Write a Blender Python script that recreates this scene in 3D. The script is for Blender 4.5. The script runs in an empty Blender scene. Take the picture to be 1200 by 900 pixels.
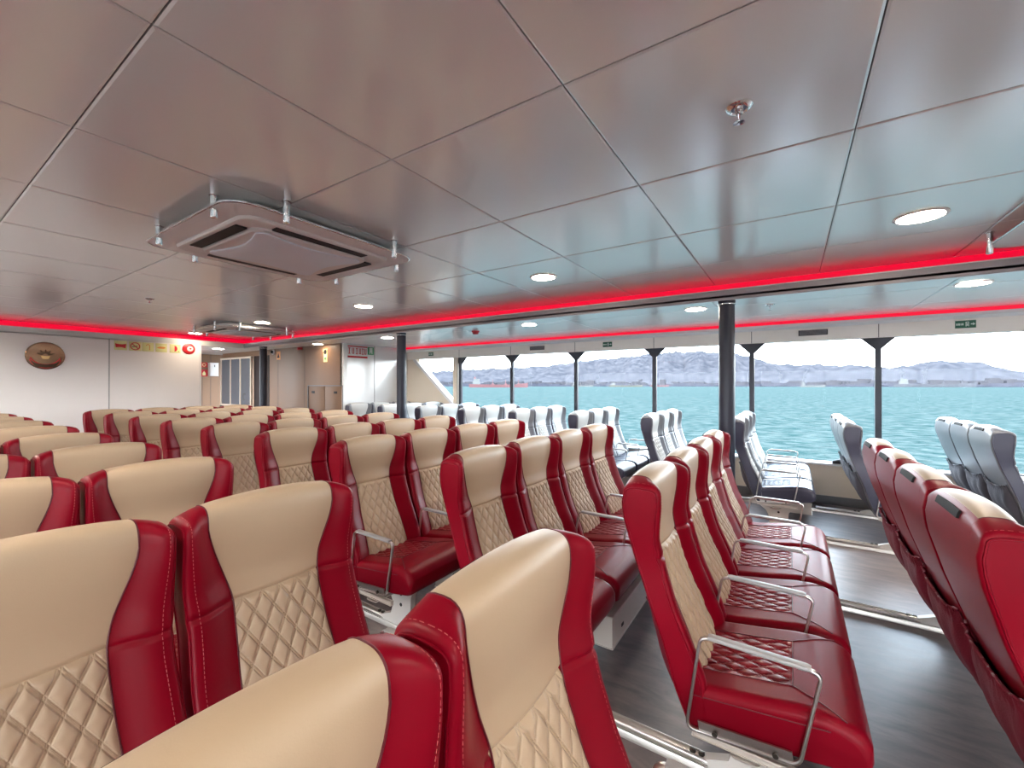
import bpy, math, random
from mathutils import Vector, Matrix
random.seed(7)
scene = bpy.context.scene
C = scene.collection
PI = math.pi

# ------------------------------------------------------------------ helpers
class MB:
    """collects vertices and faces, then links them as ONE mesh object"""
    def __init__(s): s.v = []; s.f = []; s.m = []; s.uv = {}
    def add(s, vs, fs, mi=0):
        o = len(s.v); s.v += [tuple(p) for p in vs]
        for f in fs: s.f.append(tuple(i + o for i in f)); s.m.append(mi)
        return s
    def box(s, x0, x1, y0, y1, z0, z1, mi=0, b=0.0):
        if b <= 0:
            vs = [(x, y, z) for z in (z0, z1) for y in (y0, y1) for x in (x0, x1)]
            return s.add(vs, [(0, 2, 3, 1), (4, 5, 7, 6), (0, 1, 5, 4), (2, 6, 7, 3), (0, 4, 6, 2), (1, 3, 7, 5)], mi)
        b = min(b, (x1-x0)/2.01, (y1-y0)/2.01, (z1-z0)/2.01)
        rings = []
        def rr(z, i):
            a = b - i
            X0, X1, Y0, Y1 = x0+i, x1-i, y0+i, y1-i
            o = []
            for cx, cy, st in ((X1-a, Y1-a, 0), (X0+a, Y1-a, 1), (X0+a, Y0+a, 2), (X1-a, Y0+a, 3)):
                for k in range(4):
                    t = (st + k/3) * PI/2
                    o.append((cx + a*math.cos(t), cy + a*math.sin(t), z))
            return o
        for k in range(4):
            t = k/3*PI/2; rings.append(rr(z0 + b*(1-math.sin(t)), b*(1-math.cos(t))*.999))
        for k in range(4):
            t = (1-k/3)*PI/2; rings.append(rr(z1 - b*(1-math.sin(t)), b*(1-math.cos(t))*.999))
        return s.loft(rings, mi=mi)
    def loft(s, rings, mi=0, closed=True, caps=True):
        n = len(rings[0]); vs = [p for r in rings for p in r]; fs = []
        for i in range(len(rings)-1):
            for j in range(n if closed else n-1):
                k = (j+1) % n
                fs.append((i*n+j, i*n+k, (i+1)*n+k, (i+1)*n+j))
        if caps and closed:
            fs.append(tuple(range(n-1, -1, -1))); fs.append(tuple((len(rings)-1)*n+j for j in range(n)))
        return s.add(vs, fs, mi)
    def lathe(s, c, prof, n=24, mi=0, axis='Z'):
        rings = []
        for r, h in prof:
            ring = []
            for k in range(n):
                a = 2*PI*k/n; p = (r*math.cos(a), r*math.sin(a), h)
                if axis == 'Y': p = (p[0], p[2], p[1])
                if axis == 'X': p = (p[2], p[0], p[1])
                ring.append((c[0]+p[0], c[1]+p[1], c[2]+p[2]))
            rings.append(ring)
        return s.loft(rings, mi)
    def tube(s, pts, r, n=8, closed=False, mi=0, flat=None):
        """sweep a round (or flat = (half width along x, half height)) section along pts"""
        P = [Vector(p) for p in pts]; rings = []; N = len(P)
        ref = None
        for i in range(N):
            a = P[i-1] if (i > 0 or closed) else P[i]; b = P[(i+1) % N] if (i < N-1 or closed) else P[i]
            t = (b-a).normalized()
            if flat:
                u = Vector((1, 0, 0)); w = t.cross(u).normalized()
            else:
                if ref is None: ref = Vector((0, 0, 1)) if abs(t.z) < .9 else Vector((1, 0, 0))
                u = t.cross(ref)
                if u.length < 1e-4: u = t.cross(Vector((0.3, 1, .2)))
                u.normalize(); w = u.cross(t).normalized(); ref = w
            ring = []
            for k in range(n):
                q = 2*PI*k/n
                if flat:
                    cq, sq = math.cos(q), math.sin(q)
                    e = .55
                    ring.append(P[i] + u*flat[0]*math.copysign(abs(cq)**e, cq) + w*flat[1]*math.copysign(abs(sq)**e, sq))
                else: ring.append(P[i] + u*r*math.cos(q) + w*r*math.sin(q))
            rings.append(ring)
        if closed:
            rings.append(rings[0]); return s.loft(rings, mi, caps=False)
        return s.loft(rings, mi)
    def prism(s, poly, a0, a1, axis='X', mi=0):
        """extrude a 2-D polygon along an axis: X -> (y,z), Y -> (x,z), Z -> (x,y)"""
        def P(p, a): return {'X': (a, p[0], p[1]), 'Y': (p[0], a, p[1]), 'Z': (p[0], p[1], a)}[axis]
        return s.loft([[P(p, a0) for p in poly], [P(p, a1) for p in poly]], mi)
    def grid(s, rows, mi=0):
        n = len(rows[0]); vs = [p for r in rows for p in r]; fs = []
        for i in range(len(rows)-1):
            for j in range(n-1): fs.append((i*n+j, i*n+j+1, (i+1)*n+j+1, (i+1)*n+j))
        return s.add(vs, fs, mi)
    def mesh(s, name, mats, smooth=None, uvs=None, normals=True):
        me = bpy.data.meshes.new(name); me.from_pydata(s.v, [], s.f)
        for m in (mats if isinstance(mats, (list, tuple)) else [mats]): me.materials.append(m)
        if any(s.m): me.polygons.foreach_set('material_index', s.m)
        if uvs:
            l = me.uv_layers.new(name='UVMap')
            for lp in me.loops: l.data[lp.index].uv = uvs[lp.vertex_index]
        me.validate(); me.update()
        if normals:
            import bmesh
            bm = bmesh.new(); bm.from_mesh(me); bmesh.ops.recalc_face_normals(bm, faces=bm.faces); bm.to_mesh(me); bm.free()
        if smooth is not None:
            me.polygons.foreach_set('use_smooth', [True]*len(me.polygons))
            me.set_sharp_from_angle(angle=math.radians(smooth))
        return me

def link(name, me, parent=None):
    o = bpy.data.objects.new(name, me); C.objects.link(o)
    if parent is not None: o.parent = parent
    return o
def part(name, mb, mats, parent, smooth=35, label=None):
    o = link(name, mb.mesh(name, mats, smooth), parent)
    if label: o['label'] = label
    return o
def tag(o, label, cat, group=None, kind=None):
    o['label'] = label; o['category'] = cat
    if group: o['group'] = group
    if kind: o['kind'] = kind
    return o
def thing(name, label, cat, loc=(0, 0, 0), group=None):
    o = bpy.data.objects.new(name, None); C.objects.link(o); o.location = loc; o.empty_display_size = .1
    return tag(o, label, cat, group)
def struct(name, mb, mats, label, cat, smooth=None, parent=None):
    o = link(name, mb.mesh(name, mats, smooth), parent)
    if parent is None: tag(o, label, cat, None, 'structure')
    return o
def copy_tree(root, loc, label, group=None):
    r = root.copy(); C.objects.link(r); r.location = loc; r['label'] = label
    if group: r['group'] = group
    for ch in root.children:
        c = ch.copy(); C.objects.link(c); c.parent = r
        for g in ch.children:
            d = g.copy(); C.objects.link(d); d.parent = c
    return r

# ------------------------------------------------------------------ materials
def mat(name, col, rough=.5, metal=0.0, spec=.5, bump=None, emit=None, coat=0.0):
    m = bpy.data.materials.new(name); m.use_nodes = True
    nt = m.node_tree; b = nt.nodes['Principled BSDF']
    b.inputs['Base Color'].default_value = (*col, 1); b.inputs['Roughness'].default_value = rough
    b.inputs['Metallic'].default_value = metal; b.inputs['Specular IOR Level'].default_value = spec
    b.inputs['Coat Weight'].default_value = coat
    if emit:
        b.inputs['Emission Color'].default_value = (*emit[0], 1); b.inputs['Emission Strength'].default_value = emit[1]
    if bump:
        sc, st, dist = bump
        tc = nt.nodes.new('ShaderNodeTexCoord'); n = nt.nodes.new('ShaderNodeTexNoise'); bp = nt.nodes.new('ShaderNodeBump')
        n.inputs['Scale'].default_value = sc; n.inputs['Detail'].default_value = 3
        bp.inputs['Strength'].default_value = st; bp.inputs['Distance'].default_value = dist
        nt.links.new(tc.outputs['Object'], n.inputs['Vector']); nt.links.new(n.outputs['Fac'], bp.inputs['Height'])
        nt.links.new(bp.outputs['Normal'], b.inputs['Normal'])
    return m
def N(m, t): return m.node_tree.nodes.new(t)
def L(m, a, b): m.node_tree.links.new(a, b)

def quilt_mat(name, col, rough):
    """leather with the double-stitched diamond grooves in its bump"""
    m = mat(name, col, rough); b = m.node_tree.nodes['Principled BSDF']
    uv = N(m, 'ShaderNodeUVMap'); sp = N(m, 'ShaderNodeSeparateXYZ'); L(m, uv.outputs[0], sp.inputs[0])
    outs = []
    for op in ('ADD', 'SUBTRACT'):
        a = N(m, 'ShaderNodeMath'); a.operation = op; L(m, sp.outputs[0], a.inputs[0]); L(m, sp.outputs[1], a.inputs[1])
        p = N(m, 'ShaderNodeMath'); p.operation = 'PINGPONG'; p.inputs[1].default_value = .5; L(m, a.outputs[0], p.inputs[0])
        s = N(m, 'ShaderNodeMath'); s.operation = 'SUBTRACT'; s.inputs[1].default_value = .075; L(m, p.outputs[0], s.inputs[0])
        ab = N(m, 'ShaderNodeMath'); ab.operation = 'ABSOLUTE'; L(m, s.outputs[0], ab.inputs[0])
        r = N(m, 'ShaderNodeMapRange'); r.interpolation_type = 'SMOOTHSTEP'
        r.inputs['From Min'].default_value = 0.0; r.inputs['From Max'].default_value = .06
        L(m, ab.outputs[0], r.inputs['Value']); outs.append(r.outputs['Result'])
    mn = N(m, 'ShaderNodeMath'); mn.operation = 'MULTIPLY'; L(m, outs[0], mn.inputs[0]); L(m, outs[1], mn.inputs[1])
    bp = N(m, 'ShaderNodeBump'); bp.inputs['Strength'].default_value = .7; bp.inputs['Distance'].default_value = .002
    L(m, mn.outputs[0], bp.inputs['Height']); L(m, bp.outputs['Normal'], b.inputs['Normal'])
    return m

LEATHER = (420, .12, .001)
M = {}
M['red'] = mat('red_vinyl', (.20, .0010, .010), 0.38, spec=.13, bump=LEATHER)
M['red_quilt'] = quilt_mat('red_quilted_vinyl', (.21, .0011, .010), .34)
M['cream'] = mat('cream_vinyl', (.485, .36, .24), .42, bump=LEATHER)
M['cream_quilt'] = quilt_mat('cream_quilted_vinyl', (.50, .375, .255), .42)
M['pipe_red'] = mat('dark_red_piping', (.10, .004, .010), .45)
M['stitch'] = mat('pink_thread', (.42, .07, .075), .7)
M['navy'] = mat('navy_vinyl', (.030, .030, .062), .36, bump=LEATHER)
M['navy_quilt'] = quilt_mat('navy_quilted_vinyl', (.036, .035, .070), .34)
M['white_vinyl'] = mat('pale_vinyl', (.50, .485, .46), .42, bump=LEATHER)
M['white_quilt'] = quilt_mat('pale_quilted_vinyl', (.54, .525, .495), .42)
M['pipe_navy'] = mat('dark_navy_piping', (.02, .018, .035), .45)
M['shell_grey'] = mat('grey_shell_vinyl', (.145, .15, .168), .38, bump=LEATHER)
M['thread_grey'] = mat('grey_thread', (.4, .4, .45), .7)
M['net_red'] = mat('dark_red_net', (.16, .004, .02), .6, bump=(260, .6, .003))
M['net_grey'] = mat('dark_grey_net', (.07, .065, .08), .6, bump=(260, .6, .003))
M['black'] = mat('black_rubber', (.012, .011, .012), .75, spec=.2)
M['alu'] = mat('brushed_aluminium', (.66, .63, .60), .28, metal=1.0)
M['alu_pad'] = mat('grey_armrest_pad', (.34, .33, .33), .38)
M['bolt'] = mat('dark_bolt', (.08, .07, .06), .4, metal=.8)
M['frame_paint'] = mat('pale_painted_steel', (.62, .58, .54), .35)
M['rail'] = mat('aluminium_rail', (.58, .54, .50), .34, metal=.75)
M['chrome'] = mat('chrome', (.82, .82, .82), .09, metal=1.0)
M['silver'] = mat('satin_silver', (.68, .68, .68), .25, metal=1.0)
M['lamp_dim'] = mat('dim_downlight_lens', (1, 1, 1), .4, emit=((1.0, .82, .62), 50.0))
M['lamp_unseen'] = mat('boosted_downlight_lens', (1, 1, 1), .4, emit=((1.0, .90, .78), 190.0))  # unseen lamps, boosted to brighten the emblem wall and ceiling
M['ceil'] = mat('ceiling_laminate', (.89, .93, .92), .21, metal=.30, spec=.8)
M['ceil_side'] = mat('side_ceiling_laminate', (.94, .95, .94), .21, metal=.28, spec=.8)
M['seam'] = mat('ceiling_seam', (.07, .055, .05), .6)
M['lip'] = mat('shade_grey_lip', (.40, .38, .41), .4)  # grey carries the shade on the ceiling lip
M['white_trim'] = mat('white_trim', (.80, .79, .78), .35)
M['logo_wall'] = mat('pale_laminate_wall', (.95, .91, .89), .30)
M['white_wall'] = mat('glossy_white_wall', (.82, .82, .82), .13)
M['beige'] = mat('beige_laminate', (.22, .125, .072), .4, spec=.25)
M['beige_light'] = mat('light_beige_laminate', (.78, .68, .56), .35)
M['headband'] = mat('grey_beige_panel', (.95, .90, .83), .4)
M['skirting'] = mat('dark_grey_skirting', (.16, .16, .17), .4)
M['post'] = mat('navy_post_paint', (.020, .024, .042), .38, spec=.35)
M['mullion'] = mat('dark_grey_mullion', (.045, .050, .066), .4, spec=.25)
M['dark'] = mat('dark_slot', (.012, .011, .012), .6)
M['led'] = mat('red_led_strip', (.3, 0, .02), .4, emit=((1, .0, .035), .62))
M['lamp'] = mat('downlight_lens', (1, 1, 1), .4, emit=((1.0, .84, .68), 112.0))
M['lamp_cool'] = mat('side_downlight_lens', (1, 1, 1), .4, emit=((1.0, .90, .78), 170.0))
M['ac'] = mat('ac_plastic', (.76, .73, .71), .35)
M['ac_mid'] = mat('ac_grille_panel', (.78, .84, .92), .4, metal=.1)
M['signgreen'] = mat('green_sign', (.02, .13, .075), .4)
M['signgreen_bright'] = mat('bright_green_sign', (.06, .33, .14), .4)
M['signwhite'] = mat('sign_white', (.75, .82, .76), .4)
M['signred'] = mat('sign_red', (.55, .012, .02), .4)
M['signyellow'] = mat('sign_yellow_green', (.78, .76, .36), .4)
M['signamber'] = mat('sign_amber', (.75, .27, .05), .4)
M['brown_dark'] = mat('dark_brown_door', (.022, .011, .010), .5, spec=.15)
M['bronze'] = mat('bronze_plate', (.26, .155, .095), .16, metal=.85)
M['bronze_dark'] = mat('dark_bronze_relief', (.06, .035, .02), .3, metal=.6)
M['gold'] = mat('gold_lamp_glint', (.75, .55, .25), .25, metal=.8)
M['cabinet_white'] = mat('white_cabinet', (.75, .73, .70), .4)
M['smoked'] = mat('smoked_glass_panel', (.11, .125, .15), .12, spec=.6)
M['bag'] = mat('black_bag_fabric', (.02, .018, .022), .7, bump=(90, .4, .003))

# dark floor covering with long streaks
m = mat('floor_vinyl', (.07, .06, .06), .3, spec=.4); M['floor'] = m
b = m.node_tree.nodes['Principled BSDF']
tc = N(m, 'ShaderNodeTexCoord'); mp = N(m, 'ShaderNodeMapping'); mp.inputs['Scale'].default_value = (5.5, 1.6, 1)
L(m, tc.outputs['Object'], mp.inputs['Vector'])
n1 = N(m, 'ShaderNodeTexNoise'); n1.inputs['Scale'].default_value = 2.2; n1.inputs['Detail'].default_value = 8; n1.inputs['Roughness'].default_value = .65
n1.inputs['Distortion'].default_value = .6
L(m, mp.outputs[0], n1.inputs['Vector'])
cr = N(m, 'ShaderNodeValToRGB'); cr.color_ramp.elements[0].position = .3; cr.color_ramp.elements[1].position = .75
cr.color_ramp.elements[0].color = (.12, .106, .116, 1); cr.color_ramp.elements[1].color = (.28, .228, .218, 1)
L(m, n1.outputs['Fac'], cr.inputs[0]); L(m, cr.outputs[0], b.inputs['Base Color'])
rr_ = N(m, 'ShaderNodeMapRange'); rr_.inputs['To Min'].default_value = .28; rr_.inputs['To Max'].default_value = .46
L(m, n1.outputs['Fac'], rr_.inputs['Value']); L(m, rr_.outputs[0], b.inputs['Roughness'])
bp = N(m, 'ShaderNodeBump'); bp.inputs['Strength'].default_value = .12; bp.inputs['Distance'].default_value = .004
L(m, n1.outputs['Fac'], bp.inputs['Height']); L(m, bp.outputs[0], b.inputs['Normal'])

# thin window glass: clear with a Fresnel reflection
m = bpy.data.materials.new('window_glass'); m.use_nodes = True; nt = m.node_tree; nt.nodes.clear(); M['glass'] = m
o_ = N(m, 'ShaderNodeOutputMaterial'); t_ = N(m, 'ShaderNodeBsdfTransparent'); g_ = N(m, 'ShaderNodeBsdfGlossy'); mx = N(m, 'ShaderNodeMixShader'); fr = N(m, 'ShaderNodeFresnel')
t_.inputs[0].default_value = (.95, .97, .97, 1); g_.inputs['Roughness'].default_value = .02; fr.inputs[0].default_value = 1.12
L(m, fr.outputs[0], mx.inputs[0]); L(m, t_.outputs[0], mx.inputs[1]); L(m, g_.outputs[0], mx.inputs[2]); L(m, mx.outputs[0], o_.inputs[0])

# sea
m = mat('sea_water', (.03, .07, .075), .5, spec=0.0); M['sea'] = m
b = m.node_tree.nodes['Principled BSDF']
tc = N(m, 'ShaderNodeTexCoord'); heights = []
for sc, asp in ((3.0, 1.3), (.9, 1.3), (.10, 1.6)):
    mp = N(m, 'ShaderNodeMapping'); mp.inputs['Scale'].default_value = (sc, sc/asp, 1); mp.inputs['Rotation'].default_value = (0, 0, .35)
    nz = N(m, 'ShaderNodeTexNoise'); nz.inputs['Scale'].default_value = 1; nz.inputs['Detail'].default_value = 4; nz.inputs['Roughness'].default_value = .6
    L(m, tc.outputs['Object'], mp.inputs[0]); L(m, mp.outputs[0], nz.inputs['Vector']); heights.append((nz, 1/sc))
prev = None
for nz, h in heights:
    bp = N(m, 'ShaderNodeBump'); bp.inputs['Strength'].default_value = 1.0; bp.inputs['Distance'].default_value = h*.55
    L(m, nz.outputs['Fac'], bp.inputs['Height'])
    if prev: L(m, prev.outputs[0], bp.inputs['Normal'])
    prev = bp
L(m, prev.outputs[0], b.inputs['Normal'])
cr = N(m, 'ShaderNodeValToRGB'); cr.color_ramp.elements[0].color = (.0130, .0285, .0282, 1); cr.color_ramp.elements[1].color = (.0500, .0620, .0600, 1)  # pale end paints the wave highlights, the surface itself reflects nothing
cr.color_ramp.elements[0].position = .35; cr.color_ramp.elements[1].position = .68
L(m, heights[1][0].outputs['Fac'], cr.inputs[0]); L(m, cr.outputs[0], b.inputs['Base Color'])

# hills: haze painted into the grey-mauve slopes with blotches of scrub and houses
m = mat('hazy_hillside', (.5, .5, .55), .9, spec=0.0); M['hill'] = m
b = m.node_tree.nodes['Principled BSDF']
tc = N(m, 'ShaderNodeTexCoord'); nz = N(m, 'ShaderNodeTexNoise'); nz.inputs['Scale'].default_value = .03; nz.inputs['Detail'].default_value = 8; nz.inputs['Roughness'].default_value = .7
L(m, tc.outputs['Object'], nz.inputs['Vector'])
cr = N(m, 'ShaderNodeValToRGB'); cr.color_ramp.elements[0].color = (.0225, .0225, .0270, 1); cr.color_ramp.elements[1].color = (.0520, .0480, .0520, 1)
cr.color_ramp.elements[0].position = .38; cr.color_ramp.elements[1].position = .66
L(m, nz.outputs['Fac'], cr.inputs[0]); L(m, cr.outputs[0], b.inputs['Base Color'])
M['town'] = mat('hazy_buildings', (0.0395, 0.0374, 0.0424), .9, spec=0.0)
M['quay'] = mat('hazy_quay', (0.0395, 0.0395, 0.051), .9, spec=0.0)
M['ship_red'] = mat('faded_red_hull', (0.0854, 0.0287, 0.0307), .7)
M['ship_white'] = mat('ship_white_paint', (0.0624, 0.0613, 0.0585), .7)
M['ship_grey'] = mat('ship_grey_paint', (0.0341, 0.0341, 0.0429), .7)
M['ship_ochre'] = mat('ship_ochre_paint', (0.0592, 0.0524, 0.0387), .7)
M['foam'] = mat('white_foam', (0.13, 0.13, 0.13), .8)

# ------------------------------------------------------------------ the seat
def interp(tab, z):
    if z <= tab[0][0]: return tab[0][1]
    for (a, ya), (b, yb) in zip(tab, tab[1:]):
        if z <= b:
            t = (z-a)/(b-a); return ya + (yb-ya)*t
    return tab[-1][1]
def smoothtab(tab, n=200, w=.035):
    z0, z1 = tab[0][0], tab[-1][0]
    out = []
    for i in range(n+1):
        z = z0 + (z1-z0)*i/n; s = 0; k = 0
        for d in range(-6, 7):
            g = math.exp(-(d/3)**2); s += g*interp(tab, min(max(z + d*w/6, z0), z1)); k += g
        out.append((z, s/k))
    return out
FRONT = smoothtab([(.28, -.118), (.36, -.125), (.447, -.118), (.558, -.072), (.652, -.029), (.764, .006), (.872, .031), (.925, .027), (.98, .021), (1.06, .022)])
BACK = smoothtab([(.28, -.075), (.316, -.060), (.408, -.021), (.53, .013), (.679, .067), (.79, .108), (.848, .124), (.928, .148), (.983, .154), (1.06, .154)])
ZSEAM, ZT = .812, 1.018
def sm(t): t = min(max(t, 0), 1); return t*t*(3-2*t)
def wseam(z):
    if z >= ZSEAM:
        t = (min(z, ZT)-ZSEAM)/(ZT-ZSEAM); return .122 + .057*(sm(min(t, 1))*.6 + min(t, 1)*.4)
    return .122 + .022*sm((ZSEAM-z)/.45)
def wout(z): return .2405 - .007*math.exp(-((z-.78)/.09)**2)
def depth(z): return .028 + .006*sm((z-.55)/.4)
EDGE = .010
def back_curve(xs, wing, zlist, nt, nb, arc_lo=0, arc_hi=1):
    """rows (front bottom -> top -> back bottom) of points; xs gives x position as a function of z"""
    rows = []
    def yfront(x, z, w):
        W = wout(z); ax = abs(x); d = depth(z)
        if ax <= w: y = interp(FRONT, z) + d - .010*(1-(ax/w)**2) + .007*math.exp(-((z-ZSEAM)/.006)**2)
        else:
            t = (ax-w)/(W-w)
            y = interp(FRONT, z) + d*(1-sm(t*1.15)) - .006*math.sin(PI*min(t, 1))
            y += .007*math.exp(-((z-ZSEAM)/.006)**2)*sm(t*4)
        return y
    def inset(x, z):
        k = (abs(x)-(wout(z)-EDGE))/EDGE
        return 0 if k <= 0 else EDGE*(1-math.sqrt(max(0, 1-min(k, 1)**2)))
    for z in zlist:
        r = []
        for q in xs:
            x = q(z); r.append((x, yfront(x, z, wseam(z)) + inset(x, z), z))
        rows.append(r)
    for i in range(nt+1):
        th = PI*(arc_lo + (arc_hi-arc_lo)*i/nt)
        r = []
        for q in xs:
            x = q(1.07); ins = inset(x, 1.07); u = abs(x)/wout(1.07)
            y0 = yfront(x, ZT, wseam(1.07)) + ins; y1 = interp(BACK, ZT) - ins - .006*u*u
            zt = 1.088 - .022*u*u - .014*u**8 - ins
            c, s_ = math.cos(th), math.sin(th)
            r.append((x, (y0+y1)/2 - (y1-y0)/2*math.copysign(abs(c)**.72, c), ZT + (zt-ZT)*abs(s_)**.72))
        rows.append(r)
    for i in range(1, nb+1):
        z = ZT + (.298-ZT)*i/nb
        r = []
        for q in xs:
            x = q(z) if abs(q(z)) > wseam(z) else q(z)
            r.append((x, interp(BACK, z) - inset(x, z) + .006*(1-(abs(x)/.24)**2)*sm((ZT-z)/.1), z))
        rows.append(r)
    return rows
ARC_CREAM = .70
def build_backrest():
    mb = MB()
    zl = sorted([.298 + (ZT-.298)*i/46 for i in range(46)] + [ZSEAM-.012, ZSEAM-.007, ZSEAM-.003, ZSEAM+.001, ZSEAM+.004, ZSEAM+.009])
    ts = [0, .08, .2, .34, .5, .66, .8, .92]; ks = [0, .35, .6, .8, .93, 1]
    side_curves = {}
    NT, NB = 14, 22
    for sg in (-1, 1):
        xs = [(lambda z, t=t, sg=sg: sg*(wseam(z) + (wout(z)-EDGE-wseam(z))*t)) for t in ts] + \
             [(lambda z, k=k, sg=sg: sg*(wout(z)-EDGE+EDGE*k)) for k in ks]
        rows = back_curve(xs, True, zl, NT, NB)
        mb.grid(rows)
        edge = [r[-1] for r in rows]; nf = len(zl) + NT//2
        a = edge[:nf+1]; b = edge[nf:][::-1]      # front and back edges of the flat side panel
        n = min(len(a), len(b)); K = 30
        def res(c):
            d = [0]
            for p, q in zip(c, c[1:]): d.append(d[-1] + (Vector(q)-Vector(p)).length)
            out = []
            for i in range(K+1):
                g = d[-1]*i/K
                j = max(k for k in range(len(d)) if d[k] <= g+1e-9); j = min(j, len(d)-2)
                out.append(Vector(c[j]).lerp(Vector(c[j+1]), (g-d[j])/max(d[j+1]-d[j], 1e-9)))
            return out
        A, B = res(a), res(b)
        sp_ = MB(); sp_.grid([[A[i].lerp(B[i], f) for f in (0, .33, .67, 1)] for i in range(K+1)]); side_curves[sg] = sp_
    # back of the shell between the wings
    xs = [(lambda z, t=t: wseam(1.07 if z > ZT else z)*t) for t in [i/5-1 for i in range(11)]]
    rows = back_curve(xs, False, [], 6, NB, ARC_CREAM, 1)
    mb.grid(rows)
    # underside
    xs = [(lambda z, t=t: wout(z)*t) for t in (-1, -.5, 0, .5, 1)]
    mb.grid([[(q(.298), interp(FRONT, .298) + .02, .298) for q in xs], [(q(.298), interp(BACK, .298), .298) for q in xs]])
    return mb, side_curves
def build_headrest():
    mb = MB()
    xs = [(lambda z, t=t: wseam(z)*t) for t in [i/8-1 for i in range(17)]]
    mb.grid(back_curve(xs, False, [ZSEAM + (ZT-ZSEAM)*f for f in (0, .012, .026, .045, .07, .1, .18, .27, .36, .45, .54, .63, .72, .81, .9)], 16, 0, 0, ARC_CREAM))
    return mb
PX, PZ = .050, .084
def pillow(u, v):
    def l(a): a = abs(a) % 1.0; return min(a, 1-a)
    p = min(1, min(l(u+v), l(u-v))*2.6); return math.sqrt(max(0, 1-(1-p)**2))
def build_quilt():
    nx, nz = 56, 96; mb = MB(); uvs = []
    rows = []
    for j in range(nz+1):
        z = .37 + (ZSEAM-.37)*j/nz; w = wseam(z); r = []
        for i in range(nx+1):
            x = w*(2*i/nx-1); u, v = x/PX, (z-ZSEAM)/PZ
            e = min(1, min(w-abs(x), ZSEAM-z)/.012)
            y = interp(FRONT, z) + depth(z) - .010*(1-(x/w)**2)
            r.append((x, y - (.0125*pillow(u, v) - .004)*sm(e) + .007*(1-sm((ZSEAM-z)/.010)), z)); uvs.append((u, v))
        rows.append(r)
    mb.grid(rows)
    return mb, uvs
def seam_pts(sg, off=.0):
    p = []
    for i in range(33):
        z = .37 + (ZT-.37)*i/32
        p.append((sg*wseam(z), interp(FRONT, z) + depth(z) - .001, z))
    xs = [lambda z: sg*wseam(1.07)]
    p += [r[0] for r in back_curve(xs, False, [], 10, 0, 0, ARC_CREAM)][1:]
    return p
def build_piping():
    mb = MB(); eds = []
    for sg in (-1, 1):
        ed = MB(); eds.append(ed)
        mb.tube(seam_pts(sg), .0019, 6)
        edge = [r[0] for r in back_curve([lambda z, sg=sg: sg*wout(z)], True, [.40 + (ZT-.40)*i/24 for i in range(24)], 12, 20)]
        ed.tube(edge, .0032, 6)
    return mb, eds
def build_stitching(side):
    mb = MB()
    for sg in (side,):
        q = lambda z, sg=sg: sg*(wseam(z) + (wout(z)-wseam(z))*.80)
        pts = [r[0] for r in back_curve([q], True, [.42 + (ZT-.42)*i/60 for i in range(60)], 14, 0, 0, .8)]
        for i in range(len(pts)-1):
            a, b = Vector(pts[i]), Vector(pts[i+1])
            mb.tube([a + (b-a)*.12 + Vector((0, -.0006, 0)), a + (b-a)*.70 + Vector((0, -.0006, 0))], .0007, 4)
    return mb
def build_handle():
    mb = MB()
    xs = [(lambda z, t=t: .098*t) for t in (-1, -.9, -.4, 0, .4, .9, 1)]
    base = back_curve(xs, False, [], 6, 0, .80, .915)
    c = Vector((0, .09, 1.03))
    outer = [[tuple(Vector(p) + Vector((0, p[1]-c.y, p[2]-c.z)).normalized()*.006) for p in r] for r in base]
    inner = [[tuple(Vector(p) - Vector((0, p[1]-c.y, p[2]-c.z)).normalized()*.004) for p in r] for r in base]
    mb.grid(outer); mb.grid(inner)
    loop = lambda g: [r[0] for r in g] + g[-1][1:] + [r[-1] for r in g[::-1]][1:] + g[0][::-1][1:-1]
    a, b = loop(outer), loop(inner); n = len(a)
    mb.add(a+b, [(i, (i+1) % n, n+(i+1) % n, n+i) for i in range(n)])
    return mb
def build_pocket():
    mb = MB(); rnd = random.Random(3)
    nx, nz = 30, 16; rows = []; inner = []
    for j in range(nz+1):
        t = j/nz; r = []
        for i in range(nx+1):
            s = 2*i/nx-1; x = .215*s; zt = .655 - .035*(1-s*s) + .006*math.sin(i*2.3)
            z = .335 + (zt-.335)*t
            y = interp(BACK, z) + .006 + (.010 + .030*math.sin(PI*min(1, t*.9)))*(1-s**6)
            y += .005*math.sin(9*s + 5*t + 2*math.sin(7*t)) * math.sin(PI*t) + (.004*math.sin(i*2.3) if j > nz-2 else 0)
            r.append((x, y, z))
        rows.append(r)
    mb.grid(rows)
    mb.grid([[(x, interp(BACK, z) + .004, z) for x, y, z in r] for r in rows])
    mb.tube([(x, y, z) for x, y, z in rows[-1]], .0045, 6)
    return mb
CUS_TOP = smoothtab([(-.545, .40), (-.53, .435), (-.515, .457), (-.48, .472), (-.43, .479), (-.36, .474), (-.25, .455), (-.12, .436), (-.06, .43)], w=.02)
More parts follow.
